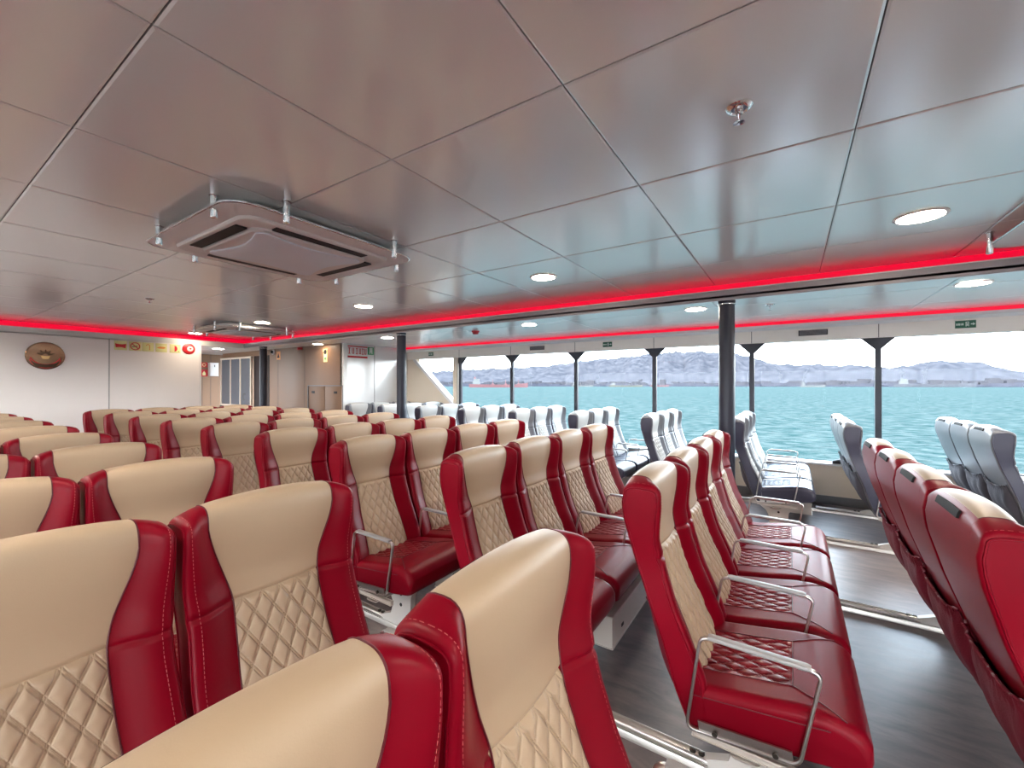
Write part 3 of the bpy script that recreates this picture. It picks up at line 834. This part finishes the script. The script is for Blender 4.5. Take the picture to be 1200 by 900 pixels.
mb = MB(); mb.lathe((0, 0, 0), [(.045, -.018), (.040, -.040), (.02, -.048)], 24); part('dome', mb, M['signred'], t)

# ------------------------------------------------------------------ signs
def plate(name, lab, cat, loc, rot, w, h, base, marks, group=None, rnd=.006):
    """flat sign facing local -Y; marks = (part name, polygon (x,z) list, material)"""
    t = thing(name, lab, cat, loc, group); t.rotation_euler.z = rot
    if base:
        mb = MB(); mb.box(-w/2, w/2, -.006, 0, -h/2, h/2, b=.002); part('panel', mb, base, t)
    for n, polys, m_ in marks:
        mb = MB()
        for pl in polys: mb.prism(pl, -.0078, -.0062 if base else .0, 'Y')
        part(n, mb, m_, t, smooth=None)
    return t
def rect(x0, x1, z0, z1): return [(x0, z0), (x1, z0), (x1, z1), (x0, z1)]
def disc(cx, cz, r, n=20): return [(cx + r*math.cos(2*PI*k/n), cz + r*math.sin(2*PI*k/n)) for k in range(n)]
def arcband(cx, cz, r0, r1, a0, a1, n=20):
    seg = []
    for k_ in range(n):
        p, q = a0 + (a1-a0)*k_/n, a0 + (a1-a0)*(k_+1)/n
        seg.append([(cx + r0*math.cos(p), cz + r0*math.sin(p)), (cx + r1*math.cos(p), cz + r1*math.sin(p)), (cx + r1*math.cos(q), cz + r1*math.sin(q)), (cx + r0*math.cos(q), cz + r0*math.sin(q))])
    return seg
def bar(x0, z0, x1, z1, w):
    d_ = Vector((x1-x0, z1-z0)).normalized(); n_ = Vector((-d_.y, d_.x))*w/2
    return [(x0-n_.x, z0-n_.y), (x1-n_.x, z1-n_.y), (x1+n_.x, z1+n_.y), (x0+n_.x, z0+n_.y)]
RW = PI/2     # facing -X  (local -Y -> -X needs -90 deg)
def exit_sign(y, z, w, lab):
    h = w*.50
    plate('exit_sign', lab, 'exit sign', (XW-.001, y, z), -PI/2, w, h, M['signgreen'],
          [('lettering', [rect(-w*.44, -w*.37, -h*.14, h*.14), rect(-w*.34, -w*.27, -h*.14, h*.14), rect(-w*.24, -w*.20, -h*.14, h*.14), rect(-w*.17, -w*.10, -h*.14, h*.14)], M['signwhite']),
           ('running_figure', [rect(0, w*.04, -h*.3, h*.3), rect(.13*w, .16*w, -h*.3, h*.3), rect(0, .16*w, h*.24, h*.32), rect(.06*w, .11*w, -h*.22, h*.12)], M['signwhite']),
           ('arrow', [[(.24*w, -.07*h), (.34*w, -.07*h), (.34*w, -.2*h), (.45*w, 0), (.34*w, .2*h), (.34*w, .07*h), (.24*w, .07*h)]], M['signwhite'])], 'green exit signs')
exit_sign(-1.50, 2.030, .155, 'green exit sign with an arrow over the right window')
exit_sign(2.345, 2.026, .150, 'green exit sign over the window behind the near post')
exit_sign(6.06, 2.028, .14, 'small green exit sign above the slanted corner window')
for y, lab in ((-.22, 'dark slatted plate above the window right of the near post'), (3.59, 'dark slatted plate above the window at the red ship')):
    plate('vent_plate', lab, 'vent plate', (XW-.001, y, 2.032), -PI/2, .29, .066, M['dark'], [('slat', [rect(-.135, .135, -.024 + .012*k_, -.020 + .012*k_) for k_ in range(5)], M['lip'])], 'dark plates over the windows')
# row of six pictogram signs on the emblem wall
SG = 'safety pictograms in a row'
zs_ = 2.058
def picto(x, lab, base, marks, w=.165): plate('pictogram_sign', lab, 'sign', (x, YF-.001, zs_), 0, w, .15, base, marks, SG)
picto(2.245, 'pale sign with a red ribbon shape on the emblem wall', M['signyellow'], [('ribbon', [[(-.07, .03), (-.02, .02), (.02, .02), (.07, .03), (.06, -.045), (.02, -.03), (-.02, -.03), (-.06, -.035)]], M['signred'])])
picto(2.43, 'round no-smoking sign with a red ring on the emblem wall', M['signyellow'], [('ring', arcband(0, 0, .052, .066, 0, 2*PI, 28) + [bar(-.042, .042, .042, -.042, .013)], M['signred']), ('cigarette', [bar(-.04, -.012, .03, .004, .012)], M['dark'])])
picto(2.60, 'yellow sign with a small hook mark on the emblem wall', M['signyellow'], [('hook', arcband(0, .02, .018, .028, 0, PI, 12) + [rect(.018, .028, -.05, .02)], M['signamber'])])
picto(2.785, 'yellow sign with a flat orange shape on the emblem wall', M['signyellow'], [('orange_bar', [[(-.065, 0), (-.02, .02), (.04, .018), (.065, 0), (.03, -.016), (-.03, -.016)]], M['signamber'])])
picto(2.985, 'yellow sign with a red half disc on the emblem wall', M['signyellow'], [('half_disc', [[(-.01, -.055)] + [(-.01 + .042*math.cos(a), .052*math.sin(a)) for a in [-PI/2 + PI*k_/12 for k_ in range(13)]]], M['signred']), ('dot', [disc(.05, -.05, .009, 10)], M['signgreen_bright'])])
t = thing('round_sign', 'red round sign with a white eye at the end of the pictograms', 'sign', (3.19, YF-.001, zs_+.012), SG)
mb = MB(); mb.lathe((0, 0, 0), [(.098, 0), (.098, -.008), (.092, -.012)], 36, axis='Y'); part('disc', mb, M['signred'], t)
mb = MB(); mb.lathe((.02, 0, 0), [(.048, -.011), (.048, -.0145)], 28, axis='Y'); part('white_eye', mb, M['cabinet_white'], t)
mb = MB(); mb.lathe((.025, 0, .004), [(.016, -.014), (.016, -.0155)], 16, axis='Y'); part('red_mark', mb, M['signred'], t)
# round bronze emblem
t = thing('emblem', 'round bronze emblem plate high on the pale front wall', 'emblem', (1.40, YF-.001, 1.838))
mb = MB(); mb.lathe((0, 0, 0), [(.203, 0), (.203, -.014), (.196, -.020), (.185, -.018)], 48, axis='Y'); part('disc', mb, M['bronze'], t)
mb = MB()
for k_ in range(9):
    a = PI*(.12 + .76*k_/8); r1 = .10 if k_ % 2 == 0 else .075
    pl = [(.03*math.cos(a-.12), .03*math.sin(a-.12)), (r1*.75*math.cos(a-.09), r1*.75*math.sin(a-.09)), (r1*math.cos(a), r1*math.sin(a)), (r1*.75*math.cos(a+.09), r1*.75*math.sin(a+.09)), (.03*math.cos(a+.12), .03*math.sin(a+.12))]
    mb.prism(pl, -.0225, -.0175, 'Y')
mb.prism([(-.15, -.085), (-.10, -.115), (0, -.13), (.10, -.115), (.15, -.085), (.10, -.165), (0, -.18), (-.10, -.165)], -.0225, -.0175, 'Y')
part('relief', mb, M['bronze_dark'], t, smooth=None, label='dark fan and ribbon relief')
mb = MB(); mb.prism([(-.05, -.005), (.05, -.005), (.03, -.05), (-.03, -.05)], -.024, -.0175, 'Y'); part('lamp_glint', mb, M['gold'], t, smooth=None, label='gold shape painted as a lamp glint at the centre')  # gold piece painted in for a lamp's glint on the disc
mb = MB()
for s_ in arcband(0, -.02, .155, .168, PI*1.08, PI*1.92, 18) + arcband(0, .03, .155, .168, PI*1.12, PI*1.88, 18): mb.prism(s_, -.0215, -.0175, 'Y')
part('led_reflection_band', mb, M['signred'], t, smooth=None, label='red curved bands painted as the strip reflection')  # red pieces painted in for the light strip mirrored in the bronze
# white end wall: red notice and green sign
W_, H_ = .43, .235
bars = [rect(-W_/2, W_/2, .088, .108), rect(-W_/2, W_/2, -.112, -.078)]
glyph = []
for i, x in enumerate((-.18, -.10, -.02, .05, .11, .17)):
    glyph += [rect(x-.022, x-.008, -.04, .07), rect(x+.008, x+.022, -.04, .07), rect(x-.022, x+.022, -.04, -.028)] if i % 2 else [rect(x-.02, x+.02, .055, .07), rect(x-.008, x+.008, -.04, .07), rect(x-.022, x+.022, -.045, -.032)]
plate('notice', 'white notice with red bars and symbols on the white end wall', 'notice', (4.975, YW-.001, 2.022), 0, W_, H_+.03, M['white_trim'], [('red_bar', bars, M['signred']), ('symbols', glyph, M['signred'])])
plate('green_sign', 'small green and white sign next to the red notice', 'sign', (5.27, YW-.001, 2.058), 0, .145, .145, M['signgreen_bright'], [('figure', [rect(-.035, .035, -.03, .06), rect(-.035, -.012, -.055, -.03), rect(.012, .035, -.055, -.03)], M['signwhite'])])
# bulkhead: hatch, yellow signs, small camera, red sounder
t = thing('hatch', 'beige double hatch with two dark latches low in the bulkhead', 'hatch', (XB-.003, 7.275, 0)); 
mb = MB()
for a in ((-.56, -.545, .60, 1.40), (.545, .56, .60, 1.40), (-.56, .56, 1.385, 1.40)): mb.box(-.016, 0, a[0], a[1], a[2], a[3])
part('surround', mb, M['skirting'], t)
for a, b_ in ((-.535, -.004), (.004, .535)):
    mb = MB(); mb.box(-.010, 0, a, b_, .60, 1.378, b=.003); d_ = part('door', mb, M['beige'], t)
    yy = -.34 if a < -.1 else .37
    mb = MB(); mb.box(-.018, -.009, yy-.055, yy+.055, 1.245, 1.29, b=.004); part('latch', mb, M['dark'], d_, label='dark flush latch')
plate('warning_sign', 'yellow sign with a black mark above the bulkhead hatch', 'sign', (XB-.001, 7.27, 1.955), -PI/2, .12, .24, M['signyellow'], [('black_mark', [disc(0, .065, .045), rect(-.035, .035, .075, .105)], M['dark']), ('green_mark', [disc(0, -.055, .028, 12), [(-.03, -.055), (.03, -.055), (0, -.1)]], M['signgreen_bright'])])
plate('caution_sign', 'dull yellow sign on the bulkhead beside the lobby post', 'sign', (XB-.001, 8.93, 2.02), -PI/2, .15, .17, M['signamber'], [('dark_mark', [[(-.05, -.05), (.05, -.05), (0, .05)]], M['brown_dark'])])
t = thing('camera', 'small dark dome camera at the top of the bulkhead', 'camera', (XB, 9.13, 2.10))
mb = MB(); mb.lathe((0, 0, 0), [(.05, 0), (.05, -.02), (.035, -.03)], 20, axis='X'); part('base', mb, M['white_trim'], t)
mb = MB(); mb.lathe((-.028, 0, 0), [(.034, 0), (.030, -.02), (.015, -.034)], 20, axis='X'); part('dome', mb, M['dark'], t)
t = thing('sounder', 'small red alarm sounder at the top of the bulkhead', 'alarm', (XB, 8.115, 2.125))
mb = MB(); mb.box(-.03, 0, -.09, .09, -.022, .022, b=.008); part('base', mb, M['signred'], t)
mb = MB(); mb.lathe((-.03, 0, 0), [(.03, .002), (.026, -.025), (.012, -.032)], 16, axis='X'); part('horn', mb, M['signred'], t)
# lobby: smoked glass screen, white cabinet and red signs on its back wall
t = thing('glass_screen', 'smoked glass screen in a pale frame in the lobby', 'screen', (4.60, 10.68, 0))
mb = MB()
for y in (-.72, -.235, .24, .72): mb.box(-.02, .02, y-.018, y+.018, .92, 2.04)
mb.box(-.024, .024, -.74, .74, 2.0, 2.04); mb.box(-.024, .024, -.74, .74, .92, .96)
part('frame', mb, M['beige_light'], t)
for a, b_ in ((-.70, -.255), (-.215, .22), (.26, .70)):
    mb = MB(); mb.box(-.006, .006, a, b_, .96, 2.0); p = part('pane', mb, M['smoked'], t)
    if a < -.6:
        mb = MB()
        for s_ in arcband(-.42, 1.14, .05, .085, -PI*.5, PI*.75, 14): mb.prism(s_, -.009, -.0062, 'X')
        part('swirl_mark', mb, M['dark'], p, smooth=None, label='dark crescent mark')
mb = MB(); mb.box(-.03, .03, -.74, .74, 0, .92); part('plinth', mb, M['brown_dark'], t)
t = thing('wall_cabinet', 'white wall cabinet beside the red signs in the lobby', 'cabinet', (4.63, 12.0, 1.79))
mb = MB(); mb.box(-.10, .10, -.13, -.0, -.165, .165, b=.01); part('body', mb, M['cabinet_white'], t)
mb = MB(); mb.box(-.09, .09, -.138, -.130, -.155, .155, b=.003); d_ = part('door', mb, M['cabinet_white'], t)
mb = MB(); mb.box(-.012, .012, -.150, -.138, .06, .11, b=.004); part('latch', mb, M['dark'], d_)
plate('fire_sign', 'red sign with a pale ring above another in the lobby', 'sign', (4.455, 11.999, 1.90), 0, .15, .12, M['signred'], [('ring', arcband(0, 0, .028, .04, 0, 2*PI, 16), M['signyellow'])], 'red lobby signs')
plate('fire_sign', 'red square sign with a flame mark below the ringed one', 'sign', (4.455, 11.999, 1.70), 0, .16, .17, M['signred'], [('flame', [[(-.03, -.06), (.03, -.06), (.035, -.01), (.0, .05), (-.035, -.01)]], M['signyellow'])], 'red lobby signs')

# black bag on the sill
t = thing('bag', 'black bag lying on the window sill behind the navy seats', 'bag', (6.20, -.60, ZS+.004))
mb = MB(); rings = []
for k_ in range(9):
    s_ = k_/8; y = -.20 + .40*s_; h = .075*math.sin(PI*(.08 + .84*s_))**.7; rings.append([(.055*math.copysign(abs(math.cos(q))**.7, math.cos(q))*(.4 + .6*math.sin(PI*(.08 + .84*s_))), y, h*.5 + h*.5*math.copysign(abs(math.sin(q))**.8, math.sin(q))) for q in [2*PI*i/16 for i in range(16)]])
mb.loft(rings); part('body', mb, M['bag'], t, 60)
mb = MB(); mb.tube([(.0, -.12 + .24*i/10, .06 + .055*math.sin(PI*i/10)) for i in range(11)], .006, 6); part('strap', mb, M['bag'], t)

# ------------------------------------------------------------------ outside: sea, hills, shipping
SEA = -3.2
mb = MB(); mb.add([(6.9, -4000, SEA), (6000, -4000, SEA), (6000, 6000, SEA), (6.9, 6000, SEA)], [(0, 1, 2, 3)])
mb.add([(-6.9, -4000, SEA), (-3000, -4000, SEA), (-3000, 6000, SEA), (-6.9, 6000, SEA)], [(0, 1, 2, 3)])
struct('sea', mb, M['sea'], 'choppy turquoise sea outside the windows', 'sea')
# skyline as elevation angle over bearing (degrees from the athwartships axis, towards the bow positive)
SKY = [(-40, .6), (-22, 1.0), (-16.9, 1.22), (-14.3, 2.15), (-12.0, 2.35), (-9.8, 2.05), (-8.3, 1.70), (-6.9, 2.03), (-5.0, 2.10), (-1.7, 2.28), (1.3, 2.38), (4.0, 3.35), (6.3, 4.10), (8.2, 4.10), (10.5, 4.25), (14, 4.2), (18.6, 3.7), (23, 3.4), (28.6, 2.65), (33.5, 2.35), (38.3, 2.15), (42, 1.9), (50, 1.7), (60, 1.5), (80, 1.2)]
rnd = random.Random(11)
mb = MB(); rows = []
bear = [-40 + 120*i/360 for i in range(361)]
rough = [sum(math.sin(b*f + p)*a for f, p, a in ((2.1, .3, .07), (4.7, 1.2, .05), (9.3, .5, .035), (19, 2, .03))) + rnd.uniform(-.05, .05) for b in bear]
for j, (dist, hf) in enumerate(((1750, 0), (1800, .10), (1900, .34), (2020, .52), (2150, .80), (2300, 1.0), (2500, .8), (2800, .3))):
    r = []
    for b, n_ in zip(bear, rough):
        a = math.radians(b); el = max(.5, interp(SKY, b) + n_*.9)
        h = SEA - 1 + hf*(dist*math.tan(math.radians(el)) + 1.4 - SEA + 1) * (1 + (.16*math.sin(b*1.7 + j) + rnd.uniform(-.05, .05) if 0 < hf < 1 else 0))
        r.append((dist*math.cos(a), dist*math.sin(a), h))
    rows.append(r)
mb.grid(rows)
struct('hills', mb, M['hill'], 'hazy hills across the water', 'hills', 60)
mb = MB()
for i in range(520):                     # the hazy town and docks along the far shore
    b = math.radians(rnd.uniform(-30, 60)); d_ = rnd.uniform(1700, 1850); w = rnd.uniform(8, 45); h = rnd.uniform(5, 20) * (1.2 if rnd.random() < .15 else .8)
    x, y = d_*math.cos(b), d_*math.sin(b); mb.box(x-10, x+10, y-w/2, y+w/2, SEA-1, SEA+h + (d_-1700)*.05)
o = link('waterfront_town', mb.mesh('waterfront_town', M['town'])); tag(o, 'hazy buildings and docks along the far shore', 'buildings', None, 'stuff')
mb = MB()
for i in range(60):
    b0 = -30 + i*1.5; a0, a1 = math.radians(b0), math.radians(b0 + 1.5); d_ = 1680 + 14*math.sin(i*1.3)
    mb.add([(d_*math.cos(a0), d_*math.sin(a0), SEA-1), (d_*math.cos(a1), d_*math.sin(a1), SEA-1), (d_*math.cos(a1), d_*math.sin(a1), SEA + 9 + 3*math.sin(i)), (d_*math.cos(a0), d_*math.sin(a0), SEA + 9 + 3*math.sin(i)),
            ((d_+30)*math.cos(a0), (d_+30)*math.sin(a0), SEA + 9 + 3*math.sin(i)), ((d_+30)*math.cos(a1), (d_+30)*math.sin(a1), SEA + 9 + 3*math.sin(i))], [(0, 1, 2, 3), (3, 2, 5, 4)])
struct('terrain_quay', mb, M['quay'], 'low grey quay along the far shore', 'quay')
def at_bearing(deg, d_): a = math.radians(deg); return (d_*math.cos(a), d_*math.sin(a), SEA)
def ship(deg, d_, Ln, hull, ho, lab, deckh=6, sup=.12, supx=.38, heading=None):
    t = thing('ship', lab, 'ship', at_bearing(deg, d_), 'ships on the far shore'); t.rotation_euler.z = math.radians((deg - 90) if heading is None else heading)
    mb = MB(); B = Ln*.13
    secs = [(-.5, .75, 1.0), (-.42, 1, .92), (0, 1, .80), (.3, .95, .86), (.44, .5, 1.15), (.5, .04, 1.35)]
    mb.loft([[(s_*Ln, -B/2*w*.8, -1), (s_*Ln, B/2*w*.8, -1), (s_*Ln, B/2*w, deckh*h_), (s_*Ln, -B/2*w, deckh*h_)] for s_, w, h_ in secs])
    part('hull', mb, hull, t, 30)
    mb = MB(); x = -supx*Ln; mb.box(x-sup*Ln/2, x+sup*Ln/2, -B*.42, B*.42, deckh*.8, deckh*1.7); mb.box(x-sup*Ln*.35, x+sup*Ln*.4, -B*.4, B*.4, deckh*1.7, deckh*2.4)
    part('superstructure', mb, M['ship_white'], t)
    mb = MB(); mb.box(x-sup*Ln*.3, x-sup*Ln*.1, -B*.1, B*.1, deckh*2.4, deckh*3.0); part('funnel', mb, hull, t)
    mb = MB()
    for f in (-.1, .12, .34): mb.tube([(f*Ln, 0, deckh*.8), (f*Ln, 0, deckh*2.2)], Ln*.005, 6); mb.box(f*Ln-Ln*.02, f*Ln+Ln*.02, -B*.3, B*.3, deckh*.8, deckh*1.1)
    part('mast', mb, ho, t)
ship(35.3, 900, 125, M['ship_red'], M['ship_red'], 'long red cargo ship seen through the first windows', 7.5)
ship(18.4, 1300, 95, M['ship_ochre'], M['ship_white'], 'small ochre ship before the hills', 5)
ship(14.2, 1500, 60, M['ship_red'], M['ship_red'], 'small red ship under the higher hill', 5)
ship(-2.0, 1400, 55, M['ship_white'], M['ship_white'], 'small white ship beside the near mullion', 5)
ship(-11.5, 1550, 150, M['ship_grey'], M['ship_grey'], 'long grey ship low on the water below the cranes', 9)
ship(24, 1400, 70, M['ship_white'], M['ship_ochre'], 'small white ship under the left hill', 5)
def crane(deg, h, lab, lean):
    t = thing('dock_crane', lab, 'crane', at_bearing(deg, 1660), 'dock cranes on the far shore'); t.rotation_euler.z = math.radians(deg-90)
    mb = MB()
    for sx in (-5, 5):
        for sy in (-5, 5): mb.tube([(sx, sy, -1), (sx*.4, sy*.4, h*.45)], .9, 6)
    part('tower', mb, M['ship_grey'], t)
    mb = MB(); mb.box(-6, 6, -4, 4, h*.45, h*.56); part('cab', mb, M['ship_grey'], t)
    mb = MB(); mb.tube([(0, 0, h*.5), (lean, 0, h)], .9, 6); mb.tube([(0, 0, h*.72), (lean, 0, h)], .4, 6); mb.tube([(0, 0, h*.5), (0, 0, h*.72)], .6, 6); part('jib', mb, M['ship_grey'], t)
for dg, h, ln, lab in ((-10.9, 78, 14, 'slim dock crane rising above the right hills'), (-9.3, 82, -18, 'leaning dock crane beside a slim one'), (-1.2, 60, 16, 'low dock crane near the mullion'), (1.0, 70, -16, 'dock crane left of the low one'), (22, 72, 12, 'dock crane below the left hill'), (31, 74, -14, 'dock crane behind the red ship'), (33.5, 66, 14, 'shorter dock crane behind the red ship')):
    crane(dg, h, lab, ln)

# ------------------------------------------------------------------ daylight
w = bpy.data.worlds.new('World'); scene.world = w; w.use_nodes = True; nt = w.node_tree; nt.nodes.clear()
out = nt.nodes.new('ShaderNodeOutputWorld'); bg = nt.nodes.new('ShaderNodeBackground'); tc = nt.nodes.new('ShaderNodeTexCoord'); sp = nt.nodes.new('ShaderNodeSeparateXYZ'); cr = nt.nodes.new('ShaderNodeValToRGB')
nt.links.new(tc.outputs['Generated'], sp.inputs[0]); nt.links.new(sp.outputs['Z'], cr.inputs[0])
cr.color_ramp.elements[0].position = 0; cr.color_ramp.elements[0].color = (.93, .97, 1.0, 1)
cr.color_ramp.elements[1].position = .6; cr.color_ramp.elements[1].color = (.62, .80, 1.0, 1)
bg.inputs['Strength'].default_value = 15.0
nt.links.new(cr.outputs[0], bg.inputs[0]); nt.links.new(bg.outputs[0], out.inputs[0])
sl = bpy.data.lights.new('sun', 'SUN'); sl.energy = 8.0; sl.angle = .03; sl.color = (1, .96, .9)
so = bpy.data.objects.new('sun', sl); C.objects.link(so); so.rotation_euler = Vector((.55, -.25, -.85)).to_track_quat('-Z', 'Y').to_euler()

# ------------------------------------------------------------------ camera
F_PX, YAW, PITCH_C, ROLL = 494.21, .584396, .0030455, .0002148
cam = bpy.data.cameras.new('camera'); co = bpy.data.objects.new('camera', cam); C.objects.link(co)
cam.sensor_width = 36; cam.sensor_fit = 'HORIZONTAL'; cam.lens = F_PX/1200*36; cam.clip_end = 20000; cam.clip_start = .02
co.location = (0, 0, 1.40)
f_ = Vector((math.cos(PITCH_C)*math.cos(YAW), math.cos(PITCH_C)*math.sin(YAW), math.sin(PITCH_C)))
r_ = Vector((math.sin(YAW), -math.cos(YAW), 0)); u_ = r_.cross(f_)
r2 = r_*math.cos(ROLL) + u_*math.sin(ROLL); u2 = -r_*math.sin(ROLL) + u_*math.cos(ROLL)
co.rotation_euler = Matrix(((r2.x, u2.x, -f_.x), (r2.y, u2.y, -f_.y), (r2.z, u2.z, -f_.z))).to_euler()
scene.camera = co
vs = scene.view_settings
scene.display_settings.display_device = 'sRGB'
vs.view_transform = 'Standard'; vs.look = 'None'; vs.exposure = 0.45; vs.gamma = 1.0; vs.use_curve_mapping = False
cy = scene.cycles
cy.use_denoising = True; cy.max_bounces = 8; cy.diffuse_bounces = 5; cy.glossy_bounces = 4; cy.transparent_max_bounces = 12; cy.sample_clamp_indirect = 6
cy.caustics_reflective = False; cy.caustics_refractive = False
